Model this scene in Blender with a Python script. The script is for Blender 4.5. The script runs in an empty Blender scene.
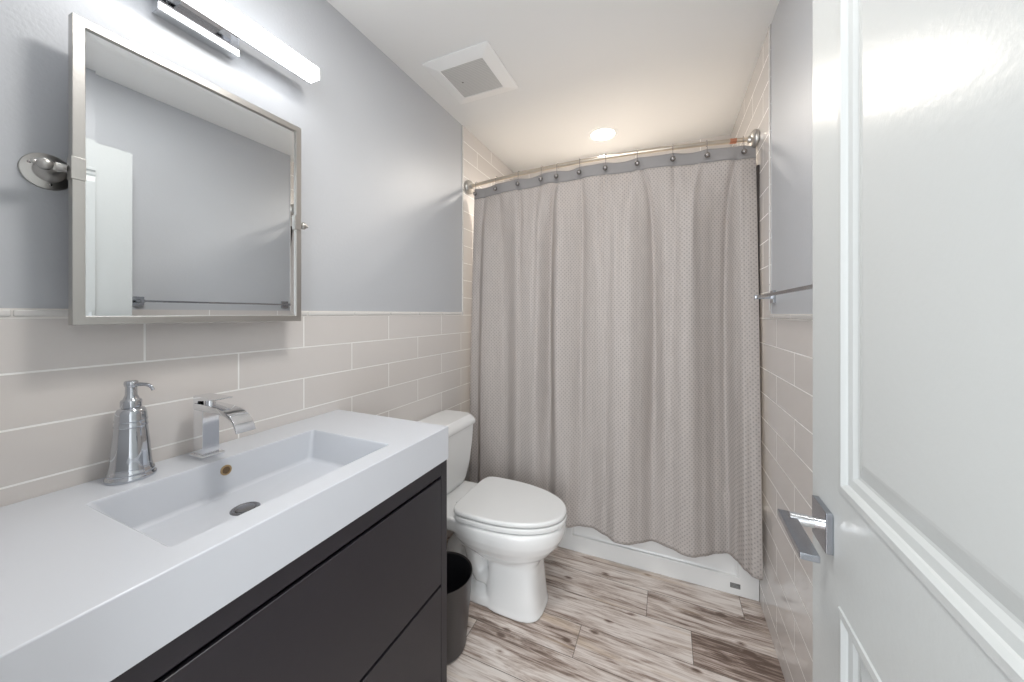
import bpy, bmesh, math, random
from mathutils import Vector, Matrix
random.seed(4)
S = bpy.context.scene
COL = S.collection
PI = math.pi

# ------------------------------------------------------------------ camera
FPX = 352.0
YAW = math.atan(155.0 / FPX)
HORIZON = 314.0
CAMH = 1.27
cam = bpy.data.cameras.new('camera')
cam.sensor_fit = 'HORIZONTAL'
cam.sensor_width = 36.0
cam.lens = 36.0 * FPX / 1024.0
cam.shift_y = -(341.0 - HORIZON) / 1024.0
cam.clip_start = 0.01
camo = bpy.data.objects.new('camera', cam)
COL.objects.link(camo)
camo.location = (0, 0, CAMH)
camo.rotation_euler = (PI / 2, 0, YAW)
S.camera = camo

# ------------------------------------------------------------------ world, lights, exposure
w = bpy.data.worlds.new('world')
S.world = w
w.use_nodes = True
w.node_tree.nodes['Background'].inputs[0].default_value = (0.86, 0.93, 1.0, 1)
w.node_tree.nodes['Background'].inputs[1].default_value = 1.0
S.view_settings.view_transform = 'Standard'
S.view_settings.look = 'None'
S.view_settings.gamma = 1.0
S.view_settings.use_curve_mapping = False
S.view_settings.exposure = 0.90
LIGHT_BAR = 5.5
HALL_FILL = 9
DOORWAY_FILL = 24
CEILING_FILL = 6.0

def area_light(name, loc, rot, sx, sy, power, col):
    l = bpy.data.lights.new(name, 'AREA')
    l.shape = 'RECTANGLE'; l.size = sx; l.size_y = sy; l.energy = power; l.color = col
    o = bpy.data.objects.new(name, l); COL.objects.link(o)
    o.location = loc; o.rotation_euler = rot
    return o
# added fill light in the hall behind the camera, no known lamp
area_light('added_hall_fill', (-0.1, -0.85, 2.36), (math.radians(35), 0, 0), 1.2, 0.9, HALL_FILL, (0.95, 0.98, 1.0))
# added fill panel shining in through the doorway, no window modelled
area_light('added_doorway_fill', (-0.1, -1.55, 1.15), (math.radians(90), 0, 0), 2.2, 1.9, DOORWAY_FILL, (0.95, 0.98, 1.0))
# added fill light at the ceiling over the vanity end, out of view
area_light('added_ceiling_fill', (-0.30, 0.68, 2.415), (0, 0, 0), 0.25, 0.25, CEILING_FILL, (1.0, 0.98, 0.95))
# the recessed downlight in the shower
sp = bpy.data.lights.new('shower_downlight_lamp', 'SPOT')
sp.energy = 32; sp.spot_size = math.radians(165); sp.spot_blend = 0.6; sp.shadow_soft_size = 0.06
sp.color = (1.0, 0.925, 0.83)
spo = bpy.data.objects.new('shower_downlight_lamp', sp); COL.objects.link(spo)
spo.location = (-0.375, 2.29, 2.40)

# ------------------------------------------------------------------ room numbers
XL, XR = -1.143, 0.378
YF, YT, YB = 0.03, 1.86, 2.62      # door wall, tub front, back wall
ZC = 2.42
TILE_TOP = 1.263

# ------------------------------------------------------------------ materials
def mat(name, col, rough=0.5, metal=0.0, spec=0.5, coat=0.0, coat_rough=0.03):
    m = bpy.data.materials.new(name); m.use_nodes = True
    b = m.node_tree.nodes['Principled BSDF']
    b.inputs['Base Color'].default_value = (*col, 1)
    b.inputs['Roughness'].default_value = rough
    b.inputs['Metallic'].default_value = metal
    b.inputs['Specular IOR Level'].default_value = spec
    b.inputs['Coat Weight'].default_value = coat
    b.inputs['Coat Roughness'].default_value = coat_rough
    return m
def nd(m, kind, **kw):
    n = m.node_tree.nodes.new(kind)
    for k, v in kw.items(): setattr(n, k, v)
    return n
def lk(m, a, b): m.node_tree.links.new(a, b)
def bsdf(m): return m.node_tree.nodes['Principled BSDF']
def noise_bump(m, scale, strength, dist=0.002, detail=3):
    tc = nd(m, 'ShaderNodeTexCoord'); n = nd(m, 'ShaderNodeTexNoise'); b = nd(m, 'ShaderNodeBump')
    n.inputs['Scale'].default_value = scale; n.inputs['Detail'].default_value = detail
    b.inputs['Strength'].default_value = strength; b.inputs['Distance'].default_value = dist
    lk(m, tc.outputs['Object'], n.inputs['Vector']); lk(m, n.outputs['Fac'], b.inputs['Height'])
    lk(m, b.outputs['Normal'], bsdf(m).inputs['Normal'])
    return m

M_PAINT = noise_bump(mat('wall_paint', (0.53, 0.545, 0.57), 0.42, spec=0.45), 120, 0.25, 0.0015)
M_CEIL = noise_bump(mat('ceiling_paint', (0.86, 0.86, 0.85), 0.6), 150, 0.12)
M_DOOR = noise_bump(mat('door_paint', (0.57, 0.59, 0.585), 0.27, spec=0.17), 90, 0.22, 0.0012)
M_TRIM = mat('trim_paint', (0.74, 0.745, 0.74), 0.35)
M_CERAMIC = mat('white_ceramic', (0.85, 0.855, 0.85), 0.12, spec=0.5, coat=0.3)
M_SEAT = mat('seat_plastic', (0.82, 0.825, 0.82), 0.2)
M_RESIN = mat('white_resin_counter', (0.64, 0.66, 0.70), 0.22)
M_TUB = mat('tub_enamel', (0.80, 0.80, 0.79), 0.2)
M_CHROME = mat('chrome', (0.82, 0.83, 0.85), 0.08, 1.0)
M_POLISH = mat('polished_chrome', (0.55, 0.57, 0.60), 0.05, 1.0)
M_NICKEL = noise_bump(mat('brushed_nickel', (0.52, 0.505, 0.48), 0.30, 1.0), 200, 0.1)
M_NICKEL2 = mat('satin_nickel_rod', (0.62, 0.55, 0.46), 0.28, 1.0)
M_ESPRESSO = noise_bump(mat('charcoal_cabinet', (0.022, 0.0195, 0.025), 0.42), 60, 0.05)
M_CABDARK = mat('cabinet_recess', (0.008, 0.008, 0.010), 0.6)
M_CAN = mat('dark_can', (0.045, 0.040, 0.040), 0.33)
M_CANIN = mat('can_inside', (0.004, 0.004, 0.006), 0.6)
M_MIRROR = mat('mirror_glass', (0.80, 0.82, 0.83), 0.0, 1.0)
M_BRASS = mat('overflow_brass', (0.50, 0.36, 0.20), 0.35, 0.9)
M_DARK = mat('dark_rubber', (0.02, 0.018, 0.018), 0.6)
M_GRILLE = mat('vent_grille', (0.56, 0.55, 0.535), 0.7)
M_VENT = mat('vent_plastic', (0.93, 0.93, 0.92), 0.4)
M_LABEL = mat('grey_label', (0.16, 0.16, 0.16), 0.5)
M_STUD = mat('hook_pewter', (0.30, 0.28, 0.27), 0.25, 1.0)
M_BAND = noise_bump(mat('header_fabric', (0.32, 0.305, 0.30), 0.9, spec=0.1), 400, 0.3)
M_GROUT = mat('grout_white', (0.80, 0.77, 0.73), 0.6)

def emis(name, col, strength):
    m = bpy.data.materials.new(name); m.use_nodes = True
    b = bsdf(m)
    b.inputs['Base Color'].default_value = (0.9, 0.9, 0.9, 1)
    b.inputs['Emission Color'].default_value = (*col, 1)
    b.inputs['Emission Strength'].default_value = strength
    return m
M_BAR = emis('led_diffuser', (0.95, 0.97, 1.0), LIGHT_BAR)
M_DL = emis('downlight_lens', (1.0, 0.93, 0.82), 12.0)

def tile_material(name, axis, off_u, c1, c2, top=1.263):
    """wall tile laid in half-bond rows; axis is the horizontal object axis it runs along"""
    m = mat(name, c1, 0.13, spec=0.5)
    tc = nd(m, 'ShaderNodeTexCoord'); sx = nd(m, 'ShaderNodeSeparateXYZ'); cx = nd(m, 'ShaderNodeCombineXYZ')
    lk(m, tc.outputs['Object'], sx.inputs[0])
    au = nd(m, 'ShaderNodeMath', operation='ADD'); au.inputs[1].default_value = off_u
    lk(m, sx.outputs[axis], au.inputs[0])
    av = nd(m, 'ShaderNodeMath', operation='ADD'); av.inputs[1].default_value = 0.1065 * 20 - top
    lk(m, sx.outputs['Z'], av.inputs[0])
    lk(m, au.outputs[0], cx.inputs[0]); lk(m, av.outputs[0], cx.inputs[1])
    br = nd(m, 'ShaderNodeTexBrick')
    br.offset = 0.5; br.offset_frequency = 2; br.squash = 1.0
    br.inputs['Scale'].default_value = 1.0
    br.inputs['Brick Width'].default_value = 0.402
    br.inputs['Row Height'].default_value = 0.1065
    br.inputs['Mortar Size'].default_value = 0.0021
    br.inputs['Mortar Smooth'].default_value = 0.1
    br.inputs['Color1'].default_value = (*c1, 1)
    br.inputs['Color2'].default_value = (*c2, 1)
    br.inputs['Mortar'].default_value = (0.93, 0.92, 0.89, 1)
    lk(m, cx.outputs[0], br.inputs['Vector'])
    lk(m, br.outputs['Color'], bsdf(m).inputs['Base Color'])
    r = nd(m, 'ShaderNodeMath', operation='MULTIPLY_ADD')
    r.inputs[1].default_value = 0.5; r.inputs[2].default_value = 0.12
    lk(m, br.outputs['Fac'], r.inputs[0]); lk(m, r.outputs[0], bsdf(m).inputs['Roughness'])
    inv = nd(m, 'ShaderNodeMath', operation='SUBTRACT'); inv.inputs[0].default_value = 1.0
    lk(m, br.outputs['Fac'], inv.inputs[1])
    b = nd(m, 'ShaderNodeBump'); b.inputs['Strength'].default_value = 0.5; b.inputs['Distance'].default_value = 0.001
    lk(m, inv.outputs[0], b.inputs['Height'])
    n = nd(m, 'ShaderNodeTexNoise'); n.inputs['Scale'].default_value = 7.0
    b2 = nd(m, 'ShaderNodeBump'); b2.inputs['Strength'].default_value = 0.12; b2.inputs['Distance'].default_value = 0.004
    lk(m, tc.outputs['Object'], n.inputs['Vector']); lk(m, n.outputs['Fac'], b2.inputs['Height'])
    lk(m, b.outputs['Normal'], b2.inputs['Normal']); lk(m, b2.outputs['Normal'], bsdf(m).inputs['Normal'])
    return m
TC1, TC2 = (0.68, 0.64, 0.61), (0.705, 0.67, 0.645)
M_TILE_Y = tile_material('wall_tile', 'Y', 0.402 * 10 - 0.013, TC1, TC2)
M_TILE_YR = tile_material('wall_tile_right', 'Y', 0.402 * 10 - 0.396, TC1, TC2, 1.252)
M_TILE_X = tile_material('wall_tile_back', 'X', 0.402 * 10, TC1, TC2)

def floor_material():
    m = mat('wood_look_plank', (0.4, 0.35, 0.3), 0.42, spec=0.4)
    tc = nd(m, 'ShaderNodeTexCoord'); at = nd(m, 'ShaderNodeAttribute'); at.attribute_name = 'plank'
    sep = nd(m, 'ShaderNodeSeparateColor'); lk(m, at.outputs['Color'], sep.inputs[0])
    off = nd(m, 'ShaderNodeVectorMath', operation='MULTIPLY_ADD')
    lk(m, at.outputs['Color'], off.inputs[0]); off.inputs[1].default_value = (37, 23, 11)
    lk(m, tc.outputs['Object'], off.inputs[2])
    def nz(sc, detail, rough, dist, scale=1.0):
        mp = nd(m, 'ShaderNodeMapping'); mp.inputs['Scale'].default_value = sc
        lk(m, off.outputs[0], mp.inputs['Vector'])
        n = nd(m, 'ShaderNodeTexNoise'); n.inputs['Scale'].default_value = scale
        n.inputs['Detail'].default_value = detail; n.inputs['Roughness'].default_value = rough
        n.inputs['Distortion'].default_value = dist
        lk(m, mp.outputs[0], n.inputs['Vector']); return n
    fine = nz((5, 105, 1), 8, 0.72, 0.9)
    broad = nz((2.2, 17, 1), 8, 0.68, 1.4)
    # cathedral grain : rings of a stretched distance noise
    rmp = nz((1.6, 9, 1), 2, 0.5, 0.8)
    mul = nd(m, 'ShaderNodeMath', operation='MULTIPLY'); mul.inputs[1].default_value = 34
    lk(m, rmp.outputs['Fac'], mul.inputs[0])
    sn = nd(m, 'ShaderNodeMath', operation='SINE'); lk(m, mul.outputs[0], sn.inputs[0])
    ramp = nd(m, 'ShaderNodeValToRGB')
    e = ramp.color_ramp.elements
    e[0].position = 0.36; e[0].color = (0.15, 0.105, 0.085, 1)
    e[1].position = 0.61; e[1].color = (0.78, 0.715, 0.67, 1)
    k = ramp.color_ramp.elements.new(0.44); k.color = (0.34, 0.265, 0.225, 1)
    k = ramp.color_ramp.elements.new(0.505); k.color = (0.56, 0.475, 0.425, 1)
    mix1 = nd(m, 'ShaderNodeMath', operation='MULTIPLY_ADD'); mix1.inputs[1].default_value = 0.60
    lk(m, fine.outputs['Fac'], mix1.inputs[0])
    mb = nd(m, 'ShaderNodeMath', operation='MULTIPLY_ADD'); mb.inputs[1].default_value = 0.60; 
    lk(m, broad.outputs['Fac'], mb.inputs[0])
    ms = nd(m, 'ShaderNodeMath', operation='MULTIPLY_ADD'); ms.inputs[1].default_value = 0.030
    lk(m, sn.outputs[0], ms.inputs[0])
    tone = nd(m, 'ShaderNodeMath', operation='MULTIPLY_ADD'); tone.inputs[1].default_value = 0.15; tone.inputs[2].default_value = -0.17
    lk(m, sep.outputs[0], tone.inputs[0]); lk(m, tone.outputs[0], ms.inputs[2])
    lk(m, ms.outputs[0], mb.inputs[2]); lk(m, mb.outputs[0], mix1.inputs[2])
    # knots
    kmp = nd(m, 'ShaderNodeMapping'); kmp.inputs['Scale'].default_value = (3.0, 6.5, 0.0)
    lk(m, off.outputs[0], kmp.inputs['Vector'])
    vo = nd(m, 'ShaderNodeTexVoronoi'); vo.voronoi_dimensions = '2D'; vo.inputs['Scale'].default_value = 1.0
    lk(m, kmp.outputs[0], vo.inputs['Vector'])
    kr = nd(m, 'ShaderNodeMapRange'); kr.inputs['From Min'].default_value = 0.0; kr.inputs['From Max'].default_value = 0.075
    kr.inputs['To Min'].default_value = 0.20; kr.inputs['To Max'].default_value = 0.0
    lk(m, vo.outputs['Distance'], kr.inputs['Value'])
    sub = nd(m, 'ShaderNodeMath', operation='SUBTRACT')
    lk(m, mix1.outputs[0], sub.inputs[0]); lk(m, kr.outputs[0], sub.inputs[1])
    lk(m, sub.outputs[0], ramp.inputs['Fac'])
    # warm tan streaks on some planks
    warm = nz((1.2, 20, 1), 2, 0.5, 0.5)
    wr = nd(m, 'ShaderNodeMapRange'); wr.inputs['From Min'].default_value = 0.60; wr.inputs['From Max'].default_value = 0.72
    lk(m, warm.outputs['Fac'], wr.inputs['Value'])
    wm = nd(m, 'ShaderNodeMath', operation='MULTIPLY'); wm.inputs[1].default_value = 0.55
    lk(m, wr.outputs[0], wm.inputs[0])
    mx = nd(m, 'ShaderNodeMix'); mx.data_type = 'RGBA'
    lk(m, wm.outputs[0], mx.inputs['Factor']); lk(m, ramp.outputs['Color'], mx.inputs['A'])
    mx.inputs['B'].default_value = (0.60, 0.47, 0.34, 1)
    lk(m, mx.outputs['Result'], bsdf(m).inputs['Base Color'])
    b = nd(m, 'ShaderNodeBump'); b.inputs['Strength'].default_value = 0.3; b.inputs['Distance'].default_value = 0.001
    lk(m, fine.outputs['Fac'], b.inputs['Height']); lk(m, b.outputs['Normal'], bsdf(m).inputs['Normal'])
    return m
M_FLOOR = floor_material()
M_JOINT = mat('plank_joint', (0.20, 0.17, 0.145), 0.8)

def curtain_material():
    m = bpy.data.materials.new('waffle_weave_fabric'); m.use_nodes = True
    b = bsdf(m)
    b.inputs['Roughness'].default_value = 0.95; b.inputs['Specular IOR Level'].default_value = 0.1
    uv = nd(m, 'ShaderNodeUVMap'); uv.uv_map = 'UVMap'
    sp = nd(m, 'ShaderNodeSeparateXYZ'); lk(m, uv.outputs[0], sp.inputs[0])
    def wave(o, p):
        k = nd(m, 'ShaderNodeMath', operation='MULTIPLY'); k.inputs[1].default_value = 2 * PI / p
        lk(m, o, k.inputs[0]); s = nd(m, 'ShaderNodeMath', operation='SINE'); lk(m, k.outputs[0], s.inputs[0]); return s
    a, c = wave(sp.outputs['X'], 0.0195), wave(sp.outputs['Y'], 0.0195)
    pr = nd(m, 'ShaderNodeMath', operation='MULTIPLY'); lk(m, a.outputs[0], pr.inputs[0]); lk(m, c.outputs[0], pr.inputs[1])
    dot = nd(m, 'ShaderNodeMapRange'); dot.inputs['From Min'].default_value = 0.30; dot.inputs['From Max'].default_value = 0.85
    ab = nd(m, 'ShaderNodeMath', operation='MAXIMUM'); ab.inputs[1].default_value = 0.0; lk(m, pr.outputs[0], ab.inputs[0])
    lk(m, ab.outputs[0], dot.inputs['Value'])
    tc = nd(m, 'ShaderNodeTexCoord')
    n = nd(m, 'ShaderNodeTexNoise'); n.inputs['Scale'].default_value = 1.0; n.inputs['Detail'].default_value = 3
    nm = nd(m, 'ShaderNodeMapping'); nm.inputs['Scale'].default_value = (150, 60, 14); lk(m, tc.outputs['Object'], nm.inputs['Vector']); lk(m, nm.outputs[0], n.inputs['Vector'])
    f = nd(m, 'ShaderNodeMath', operation='MULTIPLY_ADD'); f.inputs[1].default_value = 0.42
    lk(m, n.outputs['Fac'], f.inputs[0]); 
    dm = nd(m, 'ShaderNodeMath', operation='MULTIPLY'); dm.inputs[1].default_value = 0.58; lk(m, dot.outputs[0], dm.inputs[0])
    lk(m, dm.outputs[0], f.inputs[2])
    mx = nd(m, 'ShaderNodeMix'); mx.data_type = 'RGBA'
    lk(m, f.outputs[0], mx.inputs['Factor'])
    mx.inputs['A'].default_value = (0.72, 0.67, 0.64, 1); mx.inputs['B'].default_value = (0.26, 0.24, 0.235, 1)
    lk(m, mx.outputs['Result'], b.inputs['Base Color'])
    bp = nd(m, 'ShaderNodeBump'); bp.inputs['Strength'].default_value = 0.5; bp.inputs['Distance'].default_value = 0.002
    bp.invert = True
    lk(m, ab.outputs[0], bp.inputs['Height']); lk(m, bp.outputs['Normal'], b.inputs['Normal'])
    tr = nd(m, 'ShaderNodeBsdfTranslucent'); tr.inputs['Color'].default_value = (0.60, 0.54, 0.49, 1)
    ms = nd(m, 'ShaderNodeMixShader'); ms.inputs[0].default_value = 0.28
    out = m.node_tree.nodes['Material Output']
    lk(m, b.outputs[0], ms.inputs[1]); lk(m, tr.outputs[0], ms.inputs[2]); lk(m, ms.outputs[0], out.inputs['Surface'])
    return m
M_CURTAIN = curtain_material()
def liner_material():
    m = mat('liner_vinyl', (0.86, 0.85, 0.82), 0.35)
    tr = nd(m, 'ShaderNodeBsdfTranslucent'); tr.inputs['Color'].default_value = (0.86, 0.84, 0.8, 1)
    ms = nd(m, 'ShaderNodeMixShader'); ms.inputs[0].default_value = 0.5
    out = m.node_tree.nodes['Material Output']
    lk(m, bsdf(m).outputs[0], ms.inputs[1]); lk(m, tr.outputs[0], ms.inputs[2]); lk(m, ms.outputs[0], out.inputs['Surface'])
    return m
M_LINER = liner_material()

# ------------------------------------------------------------------ mesh helpers
def box(bm, x0, x1, y0, y1, z0, z1, bev=0.0, seg=2):
    vs = [bm.verts.new(p) for p in [(x0,y0,z0),(x1,y0,z0),(x1,y1,z0),(x0,y1,z0),(x0,y0,z1),(x1,y0,z1),(x1,y1,z1),(x0,y1,z1)]]
    fs = [bm.faces.new([vs[i] for i in f]) for f in [(0,3,2,1),(4,5,6,7),(0,1,5,4),(1,2,6,5),(2,3,7,6),(3,0,4,7)]]
    if bev > 0:
        es = list({e for f in fs for e in f.edges})
        bmesh.ops.bevel(bm, geom=es, offset=bev, segments=seg, profile=0.5, affect='EDGES', clamp_overlap=True)
def lathe(bm, prof, n=32, M=None):
    """profile of (r, z); revolved round z, then moved by matrix M"""
    rings = []
    M = M or Matrix()
    for r, z in prof:
        if r < 1e-6: rings.append([bm.verts.new(M @ Vector((0, 0, z)))])
        else: rings.append([bm.verts.new(M @ Vector((r*math.cos(2*PI*i/n), r*math.sin(2*PI*i/n), z))) for i in range(n)])
    for a, b in zip(rings, rings[1:]):
        for i in range(n):
            j = (i+1) % n
            if len(a) == 1 and len(b) == 1: continue
            if len(a) == 1: bm.faces.new((a[0], b[j], b[i]))
            elif len(b) == 1: bm.faces.new((a[i], a[j], b[0]))
            else: bm.faces.new((a[i], a[j], b[j], b[i]))
def tube(bm, pts, rad, n=12, caps=True):
    pts = [Vector(p) for p in pts]
    rs = rad if isinstance(rad, (list, tuple)) else [rad]*len(pts)
    up = None; rings = []
    for i, p in enumerate(pts):
        t = (pts[min(i+1, len(pts)-1)] - pts[max(i-1, 0)]).normalized()
        if up is None:
            up = Vector((0,0,1)) if abs(t.z) < 0.9 else Vector((1,0,0))
        s = t.cross(up).normalized(); up = s.cross(t).normalized()
        rings.append([bm.verts.new(p + rs[i]*(math.cos(2*PI*k/n)*s + math.sin(2*PI*k/n)*up)) for k in range(n)])
    for a, b in zip(rings, rings[1:]):
        for k in range(n): bm.faces.new((a[k], a[(k+1)%n], b[(k+1)%n], b[k]))
    if caps:
        bm.faces.new(rings[0]); bm.faces.new(rings[-1])
def loft(bm, secs, cap0=True, cap1=True, closed=True):
    rings = [[bm.verts.new(p) for p in s] for s in secs]
    n = len(rings[0])
    for a, b in zip(rings, rings[1:]):
        for k in range(n if closed else n-1): bm.faces.new((a[k], a[(k+1)%n], b[(k+1)%n], b[k]))
    if cap0: bm.faces.new(rings[0])
    if cap1: bm.faces.new(rings[-1])
    return rings
def to_axis(axis, loc):
    z = Vector(axis).normalized()
    return Matrix.Translation(loc) @ z.to_track_quat('Z', 'Y').to_matrix().to_4x4()
def obj(name, bm, m, parent=None, smooth=False, mats=None):
    bmesh.ops.recalc_face_normals(bm, faces=bm.faces)
    me = bpy.data.meshes.new(name)
    bm.to_mesh(me); bm.free()
    for mm in (mats or [m]): me.materials.append(mm)
    o = bpy.data.objects.new(name, me); COL.objects.link(o)
    if parent: o.parent = parent
    if smooth:
        for p in me.polygons: p.use_smooth = True
        me.set_sharp_from_angle(angle=math.radians(50))
        wn = o.modifiers.new('weighted_normals', 'WEIGHTED_NORMAL'); wn.keep_sharp = True; wn.weight = 100
    return o
def bx(name, m, d, parent=None, bev=0.0, **k):
    bm = bmesh.new(); box(bm, *d, bev=bev); return obj(name, bm, m, parent, smooth=bev > 0, **k)
def tag(o, label=None, cat=None, group=None, kind=None):
    if label: o['label'] = label
    if cat: o['category'] = cat
    if group: o['group'] = group
    if kind: o['kind'] = kind
    return o
def thing(name, loc, label, cat, group=None):
    o = bpy.data.objects.new(name, None); COL.objects.link(o); o.location = loc
    o.empty_display_size = 0.05
    return tag(o, label, cat, group)
def struct(o, label=None): return tag(o, label, None, None, 'structure')

# ------------------------------------------------------------------ floor of planks
PW, PL = 0.150, 0.902
bm = bmesh.new()
cl = bm.loops.layers.float_color.new('plank')
rowoff = {0: 0.296, -1: -0.08, -2: 0.088, -3: -0.32, -4: 0.18, -5: -0.22}
rnd = random.Random(11)
ytop0 = 1.88
fixed = {(-2, 1): 0.0, (-2, 0): 0.85, (-1, 1): 0.35, (-1, 0): 0.62, (-3, 1): 0.75, (-3, 0): 0.5, (0, 0): 0.72, (0, 1): 0.5, (-4, 0): 0.6}
for row in range(-21, 6):
    y1 = ytop0 + row*PW; y0 = y1 - PW
    if y1 > 2.75: continue
    o = rowoff.get(row, rnd.uniform(-0.45, 0.45))
    # index 1 = plank starting at the joint, 0 = plank ending there
    for k in range(-2, 4):
        x0 = o + (k-1)*PL; x1 = x0 + PL
        a, b = max(x0, -1.75), min(x1, 1.55)
        if b - a < 0.01: continue
        if y0 > 0.0: a, b = max(a, XL), min(b, XR)
        if b - a < 0.005: continue
        tone = fixed.get((row, k), rnd.random()); r2, r3 = rnd.random(), rnd.random()
        g = 0.0012
        vs = [bm.verts.new(p) for p in [(a+g, y0+g, 0), (b-g, y0+g, 0), (b-g, y1-g, 0), (a+g, y1-g, 0)]]
        f = bm.faces.new(vs); f.material_index = 0
        for l in f.loops: l[cl] = (tone, r2, r3, 1)
me = bpy.data.meshes.new('floor')
box(bm, -1.75, 1.55, -1.6, 2.75, -0.08, -0.0012)
for f in bm.faces:
    if f.verts[0].co.z < -0.001 and len(f.verts) == 4: f.material_index = 1
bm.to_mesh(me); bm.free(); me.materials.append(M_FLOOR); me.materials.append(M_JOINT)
fl = bpy.data.objects.new('floor', me); COL.objects.link(fl)
struct(fl, 'grey-brown wood-look plank floor')

# ------------------------------------------------------------------ walls, ceiling
def wallbox(name, d, m, label=None, parent=None):
    o = bx(name, m, d, parent)
    if not parent: struct(o, label)
    return o
wallbox('ceiling', (-1.9, 1.7, -1.6, 2.8, ZC, ZC+0.1), M_CEIL, 'plain off-white ceiling')
wl = wallbox('wall_left', (XL-0.12, XL, YF, YB, 0, ZC), M_PAINT, 'left wall, grey paint above grey tile')
wr_ = wallbox('wall_right', (XR, XR+0.12, YF, YB, 0, ZC), M_PAINT, 'right wall, grey paint above grey tile')
wb = wallbox('wall_back', (XL-0.12, XR+0.12, YB, YB+0.12, 0, ZC), M_TILE_X, 'tiled back wall of the shower')
T = 0.0035
YLT, YRT = 1.850, 1.690          # where the full-height shower tile starts on either wall
bx('tile_wainscot', M_TILE_Y, (XL, XL+T, YF, YLT, 0, TILE_TOP), wl)
bx('shower_tile', M_TILE_Y, (XL, XL+T, YLT, YB, 0, ZC), wl)
bx('tile_wainscot', M_TILE_YR, (XR-T, XR, YF, YRT, 0, 1.252), wr_)
bx('shower_tile', M_TILE_YR, (XR-T, XR, YRT, YB, 0, ZC), wr_)
# pencil trim along the top of the wainscot and up the edge of the shower tile
M_PENCIL = mat('pencil_tile', (0.72, 0.70, 0.675), 0.15)
def pencil_run(n, x_wall, sgn, y0, y1, TILE_TOP=TILE_TOP):
    bm = bmesh.new(); L = 0.20; y = y0
    while y < y1 - 0.01:
        e = min(y+L-0.0015, y1)
        box(bm, min(x_wall, x_wall+sgn*0.007), max(x_wall, x_wall+sgn*0.007), y, e, TILE_TOP+0.002, TILE_TOP+0.0155, 0.003, 2)
        y += L
    o = obj(n, bm, M_PENCIL, smooth=True); struct(o)
    g = bx('grout_line', M_GROUT, (min(x_wall, x_wall+sgn*0.004), max(x_wall, x_wall+sgn*0.004), y0, y1, TILE_TOP-0.001, TILE_TOP+0.018), o)
    return o
tag(pencil_run('trim_1', XL, 1, YF, YLT-0.014), 'narrow pencil tile along the top of the left wainscot')
tag(pencil_run('trim_2', XR, -1, YF, YRT-0.002, 1.252), 'narrow pencil tile along the top of the right wainscot')
def vtrim(n, x_wall, sgn, y0, y1, label):
    bm = bmesh.new(); z = TILE_TOP+0.0185
    while z < ZC-0.01:
        e = min(z+0.1052, ZC)
        box(bm, min(x_wall, x_wall+sgn*0.007), max(x_wall, x_wall+sgn*0.007), y0, y1, z, e, 0.0025, 2)
        z += 0.1065
    struct(obj(n, bm, M_PENCIL, smooth=True), label)
vtrim('trim_3', XL, 1, YLT-0.014, YLT, 'upright edge strip of the shower tile on the left wall')
vtrim('trim_4', XR, -1, YRT, YRT+0.014, 'upright edge strip of the shower tile on the right wall')
bx_ = bx('trim_5', mat('dark_strip', (0.035, 0.026, 0.022), 0.6), (XR-0.012, XR-T, 1.864, 1.890, 0.37, 1.93)); struct(bx_, 'thin dark upright strip between shower curtain and right wall')  # plain dark upright strip at the curtain's right edge
# door wall with its opening (the camera stands in it)
OX0, OX1 = -0.50, 0.236
wallbox('wall_front', (XL-0.12, OX0-0.02, -0.09, YF, 0, ZC), M_PAINT, 'wall left of the doorway')
wallbox('wall_front_right', (OX1+0.02, XR+0.12, -0.09, YF, 0, ZC), M_PAINT, 'wall right of the doorway')
wallbox('wall_front_above', (OX0-0.02, OX1+0.02, -0.09, YF, 2.07, ZC), M_PAINT, 'wall above the doorway')
bm = bmesh.new()
box(bm, OX0-0.02, OX0, -0.10, YF+0.004, 0, 2.07); box(bm, OX1, OX1+0.02, -0.10, YF+0.004, 0, 2.07)
box(bm, OX0-0.02, OX1+0.02, -0.10, YF+0.004, 2.05, 2.07)
struct(obj('trim_6', bm, M_TRIM), 'white door jamb')
# hall outside
wallbox('wall_hall_left', (-1.75, -1.65, -1.6, -0.09, 0, ZC), M_TRIM, 'hall wall on the left')
wallbox('wall_hall_right', (1.45, 1.55, -1.6, -0.09, 0, ZC), M_TRIM, 'hall wall on the right')

# ------------------------------------------------------------------ door leaf
DT = 0.035; DW, DH0, DH1 = 0.76, 0.012, 2.048
door = bpy.data.objects.new('door_1', None); COL.objects.link(door)
door.location = (0.2275, 0.062, 0); door.rotation_euler = (0, 0, -math.atan(0.0258))
struct(door, 'open white two-panel door on the right, chrome lever handle')
def door_face(bm, x, sg):
    st = 0.121
    ys = [0, st, DW-st, DW]
    zs = [DH0, 0.22, 0.820, 0.997, 1.925, DH1]
    def q(pts):
        bm.faces.new([bm.verts.new((x, a, b)) for a, b in pts])
    for i in range(3):
        for j in range(5):
            if i == 1 and j in (1, 3): continue
            q([(ys[i], zs[j]), (ys[i+1], zs[j]), (ys[i+1], zs[j+1]), (ys[i], zs[j+1])])
    prof = [(0, 0), (0.0015, -0.0025), (0.012, -0.003), (0.017, 0.001), (0.019, 0.0035), (0.030, 0.005), (0.036, 0.009), (0.040, 0.0095), (0.062, 0.004), (0.066, 0.0035)]
    for j in (1, 3):
        rings = []
        for ins, dp in prof:
            rings.append([bm.verts.new((x+sg*dp, a, b)) for a, b in
                [(ys[1]+ins, zs[j]+ins), (ys[2]-ins, zs[j]+ins), (ys[2]-ins, zs[j+1]-ins), (ys[1]+ins, zs[j+1]-ins)]])
        for a, b in zip(rings, rings[1:]):
            for k in range(4): bm.faces.new((a[k], a[(k+1)%4], b[(k+1)%4], b[k]))
        bm.faces.new(rings[-1])
bm = bmesh.new()
door_face(bm, 0.0, 1); door_face(bm, DT, -1)
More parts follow.
